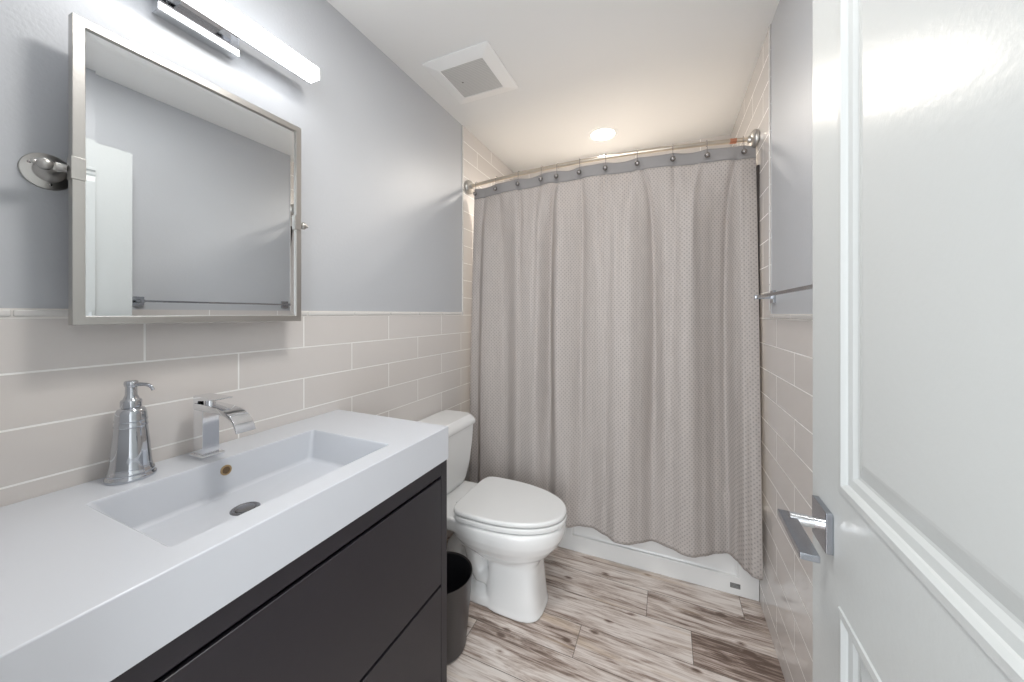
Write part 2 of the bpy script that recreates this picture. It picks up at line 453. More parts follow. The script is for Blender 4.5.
for a, b, c, d in [((0,0),(DT,0),(DT,0),(0,0))]:
    pass
def rectf(pts): bm.faces.new([bm.verts.new(p) for p in pts])
rectf([(0,0,DH0),(DT,0,DH0),(DT,0,DH1),(0,0,DH1)]); rectf([(0,DW,DH0),(DT,DW,DH0),(DT,DW,DH1),(0,DW,DH1)])
rectf([(0,0,DH0),(DT,0,DH0),(DT,DW,DH0),(0,DW,DH0)]); rectf([(0,0,DH1),(DT,0,DH1),(DT,DW,DH1),(0,DW,DH1)])
bmesh.ops.remove_doubles(bm, verts=bm.verts, dist=0.0002)
obj('door_leaf', bm, M_DOOR, door)
M_LEVER = mat('satin_chrome', (0.42, 0.44, 0.48), 0.14, 1.0)
HZ, HY = 0.915, 0.695
for sg, x0 in ((-1, 0.0), (1, DT)):
    bm = bmesh.new()
    box(bm, min(x0, x0+sg*0.010), max(x0, x0+sg*0.010), HY-0.033, HY+0.033, HZ-0.033, HZ+0.033, 0.0012, 2)
    h = obj('door_handle', bm, M_LEVER, door, smooth=True); h['label'] = 'square chrome rose with a flat lever'
    bm = bmesh.new()
    tube(bm, [(x0+sg*0.008, HY, HZ), (x0+sg*0.030, HY, HZ)], 0.0095, 20)
    tube(bm, [(x0+sg*0.026, HY, HZ), (x0+sg*0.050, HY, HZ)], 0.0105, 20)
    obj('spindle', bm, M_CHROME, h, smooth=True)
    bm = bmesh.new()
    a, b = sorted((x0+sg*0.040, x0+sg*0.064))
    box(bm, a, b, HY-0.115, HY+0.014, HZ-0.005, HZ+0.005, 0.001, 2)
    obj('lever', bm, M_LEVER, h, smooth=True)
bx('latch_plate', M_NICKEL, (0.006, 0.029, DW-0.0005, DW+0.001, HZ-0.028, HZ+0.028), door)
for z in (0.25, 1.03, 1.83):
    bm = bmesh.new(); tube(bm, [(-0.004, -0.004, z-0.045), (-0.004, -0.004, z+0.045)], 0.006, 12)
    obj('hinge', bm, M_NICKEL, door, smooth=True)

# ------------------------------------------------------------------ vanity cabinet
VX0, VX1, VY0, VY1 = XL+0.004, -0.642, 0.08, 0.954
CX = VX1-0.006
vc = thing('vanity_cabinet', (VX0, 0.515, 0), 'dark charcoal vanity cabinet with two wide handleless drawers under the white sink top', 'cabinet')
def loc(bm, parent): 
    bmesh.ops.translate(bm, verts=bm.verts, vec=-Vector(parent.location))
def pobj(name, bm, m, parent, smooth=True, **k):
    loc(bm, parent); return obj(name, bm, m, parent, smooth, **k)
bm = bmesh.new()
cy0, cy1, cz0, cz1 = VY0+0.003, VY1-0.002, 0.075, 0.806
box(bm, VX0, CX, cy0, cy0+0.030, cz0, cz1, 0.001); box(bm, VX0, CX, cy1-0.030, cy1, cz0, cz1, 0.001)
box(bm, VX0, CX, cy0+0.03, cy1-0.03, cz0, cz0+0.02); box(bm, VX0, VX0+0.012, cy0+0.03, cy1-0.03, cz0+0.02, cz1)
box(bm, CX-0.02, CX, cy0+0.030, cy1-0.030, 0.763, cz1, 0.0008)
pobj('carcass', bm, M_ESPRESSO, vc)
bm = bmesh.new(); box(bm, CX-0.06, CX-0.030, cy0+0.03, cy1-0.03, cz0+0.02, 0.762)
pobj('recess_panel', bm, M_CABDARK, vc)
bm = bmesh.new(); box(bm, VX0+0.03, CX-0.05, cy0+0.04, cy1-0.04, 0.0, cz0)
pobj('plinth', bm, M_CABDARK, vc)
for z0, z1 in ((0.424, 0.753), (0.098, 0.415)):
    bm = bmesh.new()
    ya, yb = cy0+0.0325, cy1-0.0325
    # front with a sloped finger groove along the top edge
    prof = [(CX-0.028, z0), (CX-0.001, z0), (CX, z0+0.001), (CX, z1-0.001), (CX-0.0015, z1), (CX-0.010, z1-0.001), (CX-0.022, z1-0.018), (CX-0.028, z1-0.018)]
    loft(bm, [[(x, ya, z) for x, z in prof], [(x, yb, z) for x, z in prof]])
    pobj('drawer', bm, M_ESPRESSO, vc, smooth=False)

# ------------------------------------------------------------------ sink top
st = thing('sink_countertop', (VX0, 0.515, 0.807), 'thick glossy white vanity top with a long rectangular sunken basin', 'sink')
bm = bmesh.new()
bz0, bz1 = 0.807, 0.910
def rr(x0, x1, y0, y1, z, r, n=5):
    pts = []
    for cx, cy, a0 in ((x1-r, y1-r, 0), (x0+r, y1-r, 90), (x0+r, y0+r, 180), (x1-r, y0+r, 270)):
        for i in range(n+1):
            a = math.radians(a0+90*i/n); pts.append((cx+r*math.cos(a), cy+r*math.sin(a), z))
    return pts
outer = [rr(VX0, VX1, VY0, VY1, bz0, 0.004), rr(VX0, VX1, VY0, VY1, bz1-0.003, 0.004), rr(VX0+0.001, VX1-0.001, VY0+0.001, VY1-0.001, bz1-0.0008, 0.004), rr(VX0+0.003, VX1-0.003, VY0+0.003, VY1-0.003, bz1, 0.004)]
BX0, BX1, BY0, BY1 = -1.012, -0.700, 0.283, 0.757
inner = [rr(BX0, BX1, BY0, BY1, bz1, 0.010), rr(BX0+0.0015, BX1-0.0015, BY0+0.0015, BY1-0.0015, bz1-0.001, 0.010), rr(BX0+0.003, BX1-0.003, BY0+0.006, BY1-0.004, bz1-0.006, 0.010),
         rr(BX0+0.010, BX1-0.010, BY0+0.045, BY1-0.018, 0.834, 0.012), rr(BX0+0.013, BX1-0.013, BY0+0.052, BY1-0.022, 0.827, 0.013), rr(BX0+0.020, BX1-0.020, BY0+0.062, BY1-0.030, 0.8235, 0.014)]
loft(bm, outer+inner, cap0=True, cap1=False)
# basin floor with the drain hole
bm.verts.ensure_lookup_table()
last = [v for v in bm.verts][-24:]
dc = Vector((-0.888, 0.494, 0.8215))
ring = []
for v in last:
    d = (v.co - dc); a = math.atan2(d.y, d.x)
    ring.append(bm.verts.new((dc.x+0.022*math.cos(a), dc.y+0.022*math.sin(a), dc.z)))
for k in range(24): bm.faces.new((last[k], last[(k+1) % 24], ring[(k+1) % 24], ring[k]))
bm.faces.new(ring)
pobj('basin_top', bm, M_RESIN, st)
bm = bmesh.new()
lathe(bm, [(0, 0.0045), (0.012, 0.0045), (0.019, 0.003), (0.0195, 0.0012), (0.021, 0.0012), (0.0225, 0.003), (0.026, 0.0032), (0.0285, 0.0015), (0.029, -0.001), (0, -0.001)], 36, Matrix.Translation(dc))
pobj('drain', bm, mat('drain_chrome', (0.30, 0.30, 0.31), 0.25, 1.0), st)
bm = bmesh.new()
ov = to_axis((1, 0, 0.09), (BX0+0.0062, 0.516, 0.881))
lathe(bm, [(0.0075, -0.004), (0.0085, 0.0012), (0.0105, 0.0018), (0.0122, 0.0008), (0.0124, -0.003)], 28, ov)
pobj('overflow_ring', bm, M_BRASS, st)
bm = bmesh.new(); lathe(bm, [(0, 0.0002), (0.0082, 0.0002), (0.0082, -0.002), (0, -0.002)], 20, ov)
pobj('overflow_hole', bm, mat('overflow_shadow', (0.16, 0.10, 0.05), 0.6), st)

# ------------------------------------------------------------------ faucet
fa = thing('basin_faucet', (-1.072, 0.515, 0.910), 'square chrome faucet with a wide curved waterfall spout behind the basin', 'faucet')
bm = bmesh.new(); box(bm, -1.104, -1.045, 0.484, 0.534, 0.9102, 0.9175, 0.0015)
pobj('base_plate', bm, M_CHROME, fa)
def strip_loft(name, path, widths, thick, m, parent):
    """flat bar in the XZ plane following path, given half-widths along Y"""
    secs = []
    P = [Vector(p) for p in path]
    for i, p in enumerate(P):
        t = (P[min(i+1, len(P)-1)] - P[max(i-1, 0)]).normalized()
        nrm = Vector((-t.z, 0, t.x)); h = widths[i]; th = thick[i]/2
        b = 0.0012
        pr = [(-h, -th+b), (-h+b, -th), (h-b, -th), (h, -th+b), (h, th-b), (h-b, th), (-h+b, th), (-h, th-b)]
        secs.append([p + Vector((0, a, 0)) + nrm*c for a, c in pr])
    bm = bmesh.new(); loft(bm, secs); return pobj(name, bm, m, parent)
bm = bmesh.new(); box(bm, -1.099, -1.057, 0.491, 0.527, 0.9175, 1.028, 0.0012)
pobj('column', bm, M_CHROME, fa)
yc = 0.509
path = [(-1.100, yc, 1.036), (-1.04, yc, 1.036), (-0.995, yc, 1.035), (-0.965, yc, 1.031), (-0.946, yc+.002, 1.024), (-0.934, yc+.003, 1.014), (-0.926, yc+.004, 1.002), (-0.921, yc+.005, 0.989)]
strip_loft('spout', path, [0.0185, 0.0185, 0.019, 0.0195, 0.020, 0.0205, 0.021, 0.0215], [0.016, 0.016, 0.014, 0.012, 0.0105, 0.009, 0.008, 0.006], M_CHROME, fa)
bm = bmesh.new(); tube(bm, [(-1.063, yc, 1.042), (-1.063, yc, 1.056)], 0.0125, 24)
pobj('cartridge_collar', bm, M_CHROME, fa)
bm = bmesh.new()
pr = [(-1.099, 1.0445), (-1.080, 1.0445), (-1.078, 1.052), (-1.046, 1.055), (-1.000, 1.0605), (-1.000, 1.063), (-1.099, 1.063)]
loft(bm, [[(x, yc-0.0185, z) for x, z in pr], [(x, yc+0.0185, z) for x, z in pr]])
bmesh.ops.bevel(bm, geom=list(bm.edges), offset=0.0008, segments=1, affect='EDGES')
pobj('handle', bm, M_CHROME, fa)

# ------------------------------------------------------------------ soap dispenser
sd = thing('soap_dispenser', (-1.083, 0.3725, 0.9102), 'bell-shaped polished chrome soap pump with ringed shoulders on the counter', 'soap dispenser')
prof = [(0, 0), (0.0395, 0), (0.0405, 0.002), (0.0405, 0.006), (0.0385, 0.0085), (0.0370, 0.011), (0.0375, 0.0135), (0.0372, 0.017), (0.0352, 0.019), (0.0345, 0.022), (0.0340, 0.024), (0.0342, 0.026), (0.0332, 0.028), (0.0318, 0.045),
        (0.0295, 0.075), (0.0272, 0.100), (0.0262, 0.112), (0.0270, 0.1135), (0.0272, 0.116), (0.0262, 0.118), (0.0256, 0.124), (0.0263, 0.1255), (0.0264, 0.128), (0.0254, 0.130), (0.0250, 0.138), (0.0240, 0.146), (0.0215, 0.151), (0.0165, 0.1535), (0.0155, 0.155), (0.0, 0.155)]
bm = bmesh.new(); lathe(bm, prof, 48); obj('bottle', bm, M_POLISH, sd, smooth=True)
prof = [(0, 0.154), (0.0160, 0.154), (0.0172, 0.156), (0.0172, 0.168), (0.0160, 0.171), (0.0130, 0.173), (0.0125, 0.175), (0.0112, 0.178), (0.0098, 0.182), (0.0094, 0.198), (0.0100, 0.2005), (0.0112, 0.2025), (0.0116, 0.207), (0.0112, 0.2105), (0.0095, 0.2125), (0, 0.213)]
bm = bmesh.new(); lathe(bm, prof, 36); pump = obj('pump', bm, M_POLISH, sd, smooth=True)
bm = bmesh.new()
dx, dy = 0.87, 0.49
tube(bm, [(dx*a, dy*a, z) for a, z in ((0.004, 0.204), (0.018, 0.2045), (0.029, 0.2040), (0.037, 0.2015), (0.042, 0.1970), (0.0445, 0.191))], [0.0048, 0.0044, 0.0038, 0.0036, 0.0034, 0.003], 12)
obj('spout', bm, M_POLISH, pump, smooth=True)

# ------------------------------------------------------------------ pivot mirror
MY0, MY1, MZ0, MZ1, MX = 0.282, 0.752, 1.248, 1.858, -1.060
mi = thing('wall_mirror', (XL, 0.515, 1.556), 'rectangular mirror in a thin brushed nickel frame on two round swivel mounts', 'mirror')
FW = 0.0175
bm = bmesh.new()
def ring4(x, ins): return [(x, MY0+ins, MZ0+ins), (x, MY1-ins, MZ0+ins), (x, MY1-ins, MZ1-ins), (x, MY0+ins, MZ1-ins)]
secs = [ring4(MX-0.018, 0.0), ring4(MX-0.001, 0.0), ring4(MX, 0.001), ring4(MX, FW-0.001), ring4(MX-0.001, FW), ring4(MX-0.008, FW), ring4(MX-0.018, FW)]
loft(bm, secs + [secs[0]], False, False)
bmesh.ops.remove_doubles(bm, verts=bm.verts, dist=1e-5)
pobj('frame', bm, M_NICKEL, mi, smooth=False)
bm = bmesh.new()
g = MX-0.005; BV = 0.0145
r1, r2 = ring4(g-0.0006, FW-0.0005), ring4(g, FW+BV)
loft(bm, [ring4(g-0.006, FW-0.0005), r1, r2], True, True)
pobj('glass', bm, M_MIRROR, mi, smooth=False)
bm = bmesh.new(); box(bm, MX-0.0175, MX-0.012, MY0+0.002, MY1-0.002, MZ0+0.002, MZ1-0.002)
pobj('backing', bm, M_DARK, mi)
for sgn in (-1, 1):
    yr = 0.515 + sgn*0.243; ye = 0.515 + sgn*0.233; yf = 0.515 + sgn*0.262
    bm = bmesh.new()
    A = to_axis((1, 0, 0), (XL, yr, 1.556))
    lathe(bm, [(0, 0.0005), (0.0350, 0.0005), (0.0360, 0.002), (0.0350, 0.0045), (0.0300, 0.006), (0.0220, 0.007), (0.0200, 0.009), (0.0190, 0.013), (0.0150, 0.016), (0.0115, 0.020), (0.0080, 0.026), (0.0072, 0.045), (0.0085, 0.050), (0.0085, 0.056), (0, 0.058)], 36, A)
    ro = pobj('mount', bm, M_NICKEL, mi)
    bm = bmesh.new()
    Bm = to_axis((0, sgn, 0), (XL+0.058, yr-sgn*0.047, 1.557))
    lathe(bm, [(0, 0.054), (0.006, 0.0545), (0.0105, 0.058), (0.0120, 0.064), (0.0105, 0.070), (0.0065, 0.0735), (0.0045, 0.075), (0.0050, 0.0775), (0.0035, 0.080), (0, 0.0805)], 24, Bm)
    for v in bm.verts: v.co -= Vector(mi.location)
    obj('finial', bm, M_NICKEL, ro, smooth=True)
    bm = bmesh.new()
    tube(bm, [(XL+0.058, yr+sgn*0.004, 1.557), (XL+0.060, yr-sgn*0.006, 1.557), (XL+0.064, ye-sgn*0.002, 1.556)], [0.0085, 0.0075, 0.0095], 16)
    for v in bm.verts: v.co -= Vector(mi.location)
    obj('arm', bm, M_NICKEL, ro, smooth=True)
    bm = bmesh.new()
    ya, yb = sorted((ye+sgn*0.0015, ye-sgn*(FW+0.0005)))
    box(bm, MX-0.0195, MX+0.0018, ya, yb, 1.534, 1.578, 0.0008)
    for v in bm.verts: v.co -= Vector(mi.location)
    obj('clamp', bm, M_NICKEL, ro, smooth=True)
    for an in (35, 155, 275):
        bm = bmesh.new()
        c = A @ Vector((0.026*math.cos(math.radians(an)), 0.026*math.sin(math.radians(an)), 0.0062))
        lathe(bm, [(0, 0.0012), (0.0022, 0.001), (0.003, 0)], 12, to_axis((1, 0, 0), c))
        for v in bm.verts: v.co -= Vector(mi.location)
        obj('screw', bm, M_STUD, ro, smooth=True)

# ------------------------------------------------------------------ vanity light
vl = thing('vanity_light', (XL, 0.515, 2.04), 'long square LED bar light on a chrome box above the mirror', 'wall light')
bm = bmesh.new()
pr = [(XL+0.0005, 1.999), (XL+0.034, 1.999), (XL+0.034, 2.098), (XL+0.030, 2.102), (XL+0.0005, 2.102)]
loft(bm, [[(x, 0.428, z) for x, z in pr], [(x, 0.602, z) for x, z in pr]])
bmesh.ops.bevel(bm, geom=list(bm.edges), offset=0.001, segments=2, affect='EDGES')
pobj('canopy', bm, M_CHROME, vl)
bm = bmesh.new(); box(bm, XL+0.033, XL+0.056, 0.470, 0.560, 2.045, 2.064, 0.001)
pobj('bracket', bm, M_CHROME, vl)
bm = bmesh.new(); box(bm, XL+0.054, XL+0.062, 0.228, 0.802, 2.034, 2.074, 0.001)
pobj('channel', bm, M_CHROME, vl)
bm = bmesh.new(); box(bm, XL+0.0622, XL+0.103, 0.232, 0.798, 2.035, 2.073, 0.002)
pobj('diffuser', bm, M_BAR, vl)
for y in (0.228, 0.7985):
    bm = bmesh.new(); box(bm, XL+0.060, XL+0.1035, y, y+0.0035, 2.0345, 2.0735, 0.0008)
    pobj('end_cap', bm, M_VENT, vl)

# ------------------------------------------------------------------ toilet
TYC = 1.44
to = thing('toilet', (XL+0.004, TYC, 0), 'white two-piece toilet with closed lid between the vanity and the shower', 'toilet')
def egg(xb, xf, wd, z, xm=None, n=48, pw_b=3.2, pw_f=2.1, yo=0.0):
    """outline: blunt back, rounded front"""
    xm = xm if xm is not None else xb + (xf-xb)*0.45
    pts = []
    for i in range(n):
        a = 2*PI*i/n; c, s = math.cos(a), math.sin(a)
        p = pw_f if c >= 0 else pw_b
        x = (abs(c)**(2/p))*(1 if c >= 0 else -1); y = (abs(s)**(2/p))*(1 if s >= 0 else -1)
        pts.append((xm + x*((xf-xm) if c >= 0 else (xm-xb)), y*wd + yo, z))
    return pts
bm = bmesh.new()
# bowl
secs = [egg(0.22, 0.742, 0.176, 0.392, 0.50), egg(0.215, 0.748, 0.182, 0.384, 0.50), egg(0.215, 0.748, 0.182, 0.362, 0.50), egg(0.225, 0.742, 0.177, 0.335, 0.50),
        egg(0.24, 0.722, 0.162, 0.300, 0.50), egg(0.27, 0.690, 0.138, 0.262, 0.50), egg(0.32, 0.655, 0.112, 0.232, 0.50), egg(0.36, 0.628, 0.092, 0.205, 0.50)]
loft(bm, secs[::-1])
# front column of the pedestal
def sq(xb, xf, wd, z, p=3.2): return egg(xb, xf, wd, z, (xb+xf)/2, 48, p, p)
secs = [sq(0.395, 0.648, 0.098, 0.0, 3.4), sq(0.390, 0.662, 0.108, 0.002, 3.4), sq(0.392, 0.662, 0.108, 0.014, 3.4), sq(0.397, 0.656, 0.105, 0.030, 3.6), sq(0.405, 0.648, 0.102, 0.09, 3.8), sq(0.412, 0.641, 0.099, 0.16, 3.8), sq(0.405, 0.640, 0.098, 0.21, 3.6), sq(0.385, 0.660, 0.106, 0.255)]
loft(bm, secs)
# foot plate and rear column
secs = [sq(0.165, 0.58, 0.092, 0.0, 5), sq(0.165, 0.58, 0.096, 0.004, 5), sq(0.165, 0.58, 0.096, 0.040, 5), sq(0.172, 0.58, 0.088, 0.056, 4), sq(0.20, 0.56, 0.06, 0.080, 3), sq(0.21, 0.56, 0.055, 0.20, 3), sq(0.20, 0.56, 0.06, 0.30, 3)]
loft(bm, secs)
# trapway bulge on both flanks
for s in (-1, 1):
    tp = [(0.460, 0.150), (0.415, 0.110), (0.375, 0.110), (0.350, 0.145), (0.335, 0.200), (0.315, 0.245), (0.270, 0.245), (0.238, 0.200), (0.225, 0.13), (0.222, 0.05)]
    tube(bm, [(x, s*0.042, z) for x, z in tp], 0.040, 20)
# shelf under the tank
secs = [sq(0.045, 0.36, 0.085, 0.300, 4), sq(0.03, 0.40, 0.140, 0.325, 5), sq(0.02, 0.43, 0.163, 0.338, 6), sq(0.02, 0.43, 0.166, 0.388, 6), sq(0.024, 0.425, 0.162, 0.3935, 6)]
loft(bm, secs)
bowl = obj('bowl', bm, M_CERAMIC, to)
for p in bowl.data.polygons: p.use_smooth = True
rm = bowl.modifiers.new('remesh', 'REMESH'); rm.mode = 'VOXEL'; rm.voxel_size = 0.0055; rm.use_smooth_shade = True
sm = bowl.modifiers.new('smooth', 'SMOOTH'); sm.factor = 0.7; sm.iterations = 6
# seat and lid
def slab(name, xb, xf, wd, z0, z1, m, parent, edge=0.006, xm=0.53):
    bm = bmesh.new()
    secs = [egg(xb+edge*.5, xf-edge*.7, wd-edge*.7, z0, xm, 96, 6.0), egg(xb, xf, wd, z0+edge*.6, xm, 96, 6.0), egg(xb, xf, wd, z1-edge, xm, 96, 6.0),
            egg(xb+edge*.2, xf-edge*.3, wd-edge*.3, z1-edge*.35, xm, 96, 6.0), egg(xb+edge*.8, xf-edge*1.1, wd-edge*1.1, z1, xm, 96, 6.0)]
    loft(bm, secs)
    return obj(name, bm, m, parent, smooth=True)
slab('seat', 0.292, 0.752, 0.180, 0.3945, 0.4165, M_SEAT, to, 0.006, 0.43)
slab('seat_lid', 0.286, 0.750, 0.179, 0.4185, 0.4400, M_SEAT, to, 0.008, 0.43)
for s in (-1, 1):
    bm = bmesh.new(); box(bm, 0.266, 0.288, s*0.070-0.018, s*0.070+0.018, 0.393, 0.424, 0.005, 3)
    obj('hinge', bm, M_SEAT, to, smooth=True)
# tank
def tk(x0, x1, wd, z, r=0.03): return rr(x0, x1, -wd, wd, z, r, 7)
bm = bmesh.new()
loft(bm, [tk(0.03, 0.160, 0.130, 0.396), tk(0.022, 0.172, 0.152, 0.402), tk(0.018, 0.180, 0.166, 0.425), tk(0.012, 0.190, 0.186, 0.50), tk(0.010, 0.197, 0.200, 0.60), tk(0.009, 0.200, 0.207, 0.690)])
tank = obj('tank', bm, M_CERAMIC, to, smooth=True)
bm = bmesh.new()
loft(bm, [tk(0.006, 0.205, 0.211, 0.6915), tk(0.004, 0.208, 0.214, 0.696), tk(0.004, 0.208, 0.214, 0.710), tk(0.006, 0.203, 0.211, 0.720, 0.032), tk(0.010, 0.188, 0.203, 0.737, 0.034), tk(0.014, 0.178, 0.196, 0.741, 0.034)])
obj('tank_lid', bm, M_CERAMIC, to, smooth=True)
bm = bmesh.new()
tube(bm, [(0.198, -0.165, 0.64), (0.212, -0.165, 0.64)], 0.011, 20)
tube(bm, [(0.214, -0.170, 0.640), (0.216, -0.140, 0.637), (0.216, -0.105, 0.632)], [0.006, 0.0055, 0.007], 12)
obj('flush_lever', bm, M_CHROME, to, smooth=True)
for s in (-1, 1):
    bm = bmesh.new(); lathe(bm, [(0.0, 0.062), (0.009, 0.059), (0.013, 0.050), (0.0135, 0.036), (0, 0.036)], 20, Matrix.Translation((0.30, s*0.093, 0)))
    obj('bolt_cap', bm, M_SEAT, to, smooth=True)

# ------------------------------------------------------------------ waste bin
bi = thing('waste_bin', (-0.790, 1.128, 0), 'small dark brown round waste bin between the vanity and the toilet', 'waste bin')
bm = bmesh.new()
lathe(bm, [(0, 0.001), (0.082, 0.001), (0.089, 0.006), (0.092, 0.014), (0.1155, 0.276), (0.1165, 0.280), (0.1150, 0.282), (0.1135, 0.280), (0.1125, 0.276), (0.110, 0.27)], 56)
obj('bin_body', bm, M_CAN, bi, smooth=True)
bm = bmesh.new(); lathe(bm, [(0.1105, 0.2765), (0.1065, 0.24), (0.088, 0.016), (0, 0.012)], 56)
obj('bin_liner', bm, M_CANIN, bi, smooth=True)['label'] = 'black inside of the bin'

# ------------------------------------------------------------------ bathtub
TY = 1.862
tb = thing('bathtub', (XL, TY, 0), 'low white alcove bathtub with a recessed apron panel below the shower curtain', 'bathtub')
bm = bmesh.new()
x0, x1 = XL+0.0055, XR-0.0055
zr = 0.365
PX0, PX1, PZ0, PZ1 = -0.470, 0.300, 0.080, 0.310
# apron front with recessed panel
def f(*p): bm.faces.new([bm.verts.new(q) for q in p])
f((x0,TY,0.0005),(x1,TY,0.0005),(x1,TY,PZ0),(x0,TY,PZ0))
f((x0,TY,PZ1),(x1,TY,PZ1),(x1,TY,zr-0.012),(x0,TY,zr-0.012))
f((x0,TY,PZ0),(PX0,TY,PZ0),(PX0,TY,PZ1),(x0,TY,PZ1))
f((PX1,TY,PZ0),(x1,TY,PZ0),(x1,TY,PZ1),(PX1,TY,PZ1))
def pr4(i, d, dz=0): return [(PX0+i,TY+d,PZ0+dz),(PX1-i,TY+d,PZ0+dz),(PX1-i,TY+d,PZ1-i),(PX0+i,TY+d,PZ1-i)]
rg = [[bm.verts.new(q) for q in pr4(a, b, c)] for a, b, c in ((0,0,0),(0.003,0.001,0.0025),(0.009,0.011,0.004),(0.018,0.014,0.012))]
for a, b in zip(rg, rg[1:]):
    for k in range(4): bm.faces.new((a[k],a[(k+1)%4],b[(k+1)%4],b[k]))
bm.faces.new(rg[-1])
ye = YB-0.004
def rim(i, z, r): return rr(x0+i, x1-i, TY+i, ye-i, z, r, 4)
A = [(x0,TY,zr-0.012),(x1,TY,zr-0.012),(x1,ye,zr-0.012),(x0,ye,zr-0.012)]
B = [(x0+0.002,TY+0.004,zr-0.003),(x1-0.002,TY+0.004,zr-0.003),(x1-0.002,ye,zr-0.003),(x0+0.002,ye,zr-0.003)]
C = [(x0+0.004,TY+0.012,zr),(x1-0.004,TY+0.012,zr),(x1-0.004,ye-0.004,zr),(x0+0.004,ye-0.004,zr)]
D = [(x0+0.09,TY+0.075,zr),(x1-0.09,TY+0.075,zr),(x1-0.09,ye-0.05,zr),(x0+0.09,ye-0.05,zr)]
E_ = [(x0+0.11,TY+0.09,zr-0.02),(x1-0.11,TY+0.09,zr-0.02),(x1-0.11,ye-0.065,zr-0.02),(x0+0.11,ye-0.065,zr-0.02)]
F_ = [(x0+0.20,TY+0.13,0.06),(x1-0.16,TY+0.13,0.06),(x1-0.16,ye-0.11,0.06),(x0+0.20,ye-0.11,0.06)]
loft(bm, [A, B, C, D, E_, F_], cap0=False, cap1=True)
f((x0,TY,0.0005),(x0,ye,0.0005),(x0,ye,zr-0.012),(x0,TY,zr-0.012)); f((x1,TY,0.0005),(x1,ye,0.0005),(x1,ye,zr-0.012),(x1,TY,zr-0.012)); f((x0,ye,0.0005),(x1,ye,0.0005),(x1,ye,zr-0.012),(x0,ye,zr-0.012))
bmesh.ops.remove_doubles(bm, verts=bm.verts, dist=0.0003)
pobj('tub_shell', bm, M_TUB, tb, smooth=False)
bm = bmesh.new(); box(bm, 0.262, 0.302, TY-0.0008, TY+0.0004, 0.031, 0.053)
lb = pobj('label_plate', bm, M_LABEL, tb, smooth=False); lb['label'] = 'small dark grey rectangular label'
bm = bmesh.new()
for k in range(3): box(bm, 0.266, 0.298-0.004*k, TY-0.0012, TY-0.0007, 0.035+0.006*k, 0.0365+0.006*k)
for v in bm.verts: v.co -= Vector(tb.location)
obj('label_print', bm, mat('label_print', (0.35, 0.35, 0.35), 0.5), lb)

# ------------------------------------------------------------------ curtain rod
def rodY(x): return 1.900 - 0.085*(1-((x+0.3825)/0.76)**2)
RZ = 2.060
cr = thing('curtain_rod', (-0.3825, 1.9, RZ), 'curved satin nickel shower rod with a round flange at each wall', 'curtain rod')
bm = bmesh.new()
N = 40
pts = [(XL+0.012+(XR-XL-0.024)*i/N, 0, 0) for i in range(N+1)]
pts = [(p[0], rodY(p[0]), RZ) for p in pts]
tube(bm, pts, 0.0105, 16); pobj('rod', bm, M_NICKEL2, cr)
for xw, s in ((XL+T, 1), (XR-T, -1)):
    bm = bmesh.new()
    lathe(bm, [(0, 0.0003), (0.038, 0.0003), (0.0425, 0.003), (0.043, 0.010), (0.040, 0.016), (0.032, 0.022), (0.017, 0.026), (0.014, 0.036), (0.0118, 0.038), (0, 0.038)], 36, to_axis((s, -0.18, 0), (xw+s*0.006, 1.9005, RZ)))
    pobj('flange', bm, M_NICKEL, cr)
bm = bmesh.new()
j = 0.16
tube(bm, [(x, rodY(x), RZ) for x in (0.262, 0.275, 0.288)], 0.0118, 16)
pobj('joint_sleeve', bm, mat('copper_sleeve', (0.55, 0.25, 0.16), 0.35, 1.0), cr)

# ------------------------------------------------------------------ shower curtain
studs = [-1.064, -0.914, -0.765, -0.624, -0.535, -0.413, -0.282, -0.132, 0.025, 0.169, 0.317]
CX0, CX1 = -1.078, 0.3665
ct = thing('shower_curtain', (-0.36, 1.85, 2.03), 'grey-beige waffle-weave shower curtain hanging in folds from the curved rod', 'shower curtain')
hem = [(-1.066, 1.815), (-1.03, 1.835), (-0.98, 1.790), (-0.90, 1.775), (-0.83, 1.815), (-0.75, 1.790), (-0.66, 1.770), (-0.58, 1.790), (-0.52, 1.760), (-0.457, 1.740), (-0.40, 1.765), (-0.342, 1.791), (-0.28, 1.762), (-0.222, 1.732), (-0.17, 1.738), (-0.121, 1.757), (-0.066, 1.777), (-0.02, 1.784), (0.021, 1.781), (0.06, 1.770), (0.103, 1.769), (0.15, 1.785), (0.205, 1.812), (0.257, 1.822), (0.285, 1.800), (0.312, 1.755), (0.335, 1.722), (0.350, 1.716)]
def interp(tab, x):
    if x <= tab[0][0]: return tab[0][1]
    for (a, ya), (b, yb) in zip(tab, tab[1:]):
        if x <= b:
            t = (x-a)/(b-a); t = t*t*(3-2*t); return ya+(yb-ya)*t
    return tab[-1][1]
def sst(a, b, x):
    t = min(1, max(0, (x-a)/(b-a))); return t*t*(3-2*t)
# broad folds: (x, offset of the cloth), crests towards the room, valleys towards the tub
folds = [(-1.08, 0), (-0.99, -.012), (-0.88, .016), (-0.76, -.010), (-0.64, -.018), (-0.575, .026), (-0.50, -.014), (-0.405, .028), (-0.32, -.004), (-0.20, -.027), (-0.062, .032), (0.0, 0), (0.09, -.030), (0.255, .036), (0.31, -.002), (0.37, 0)]
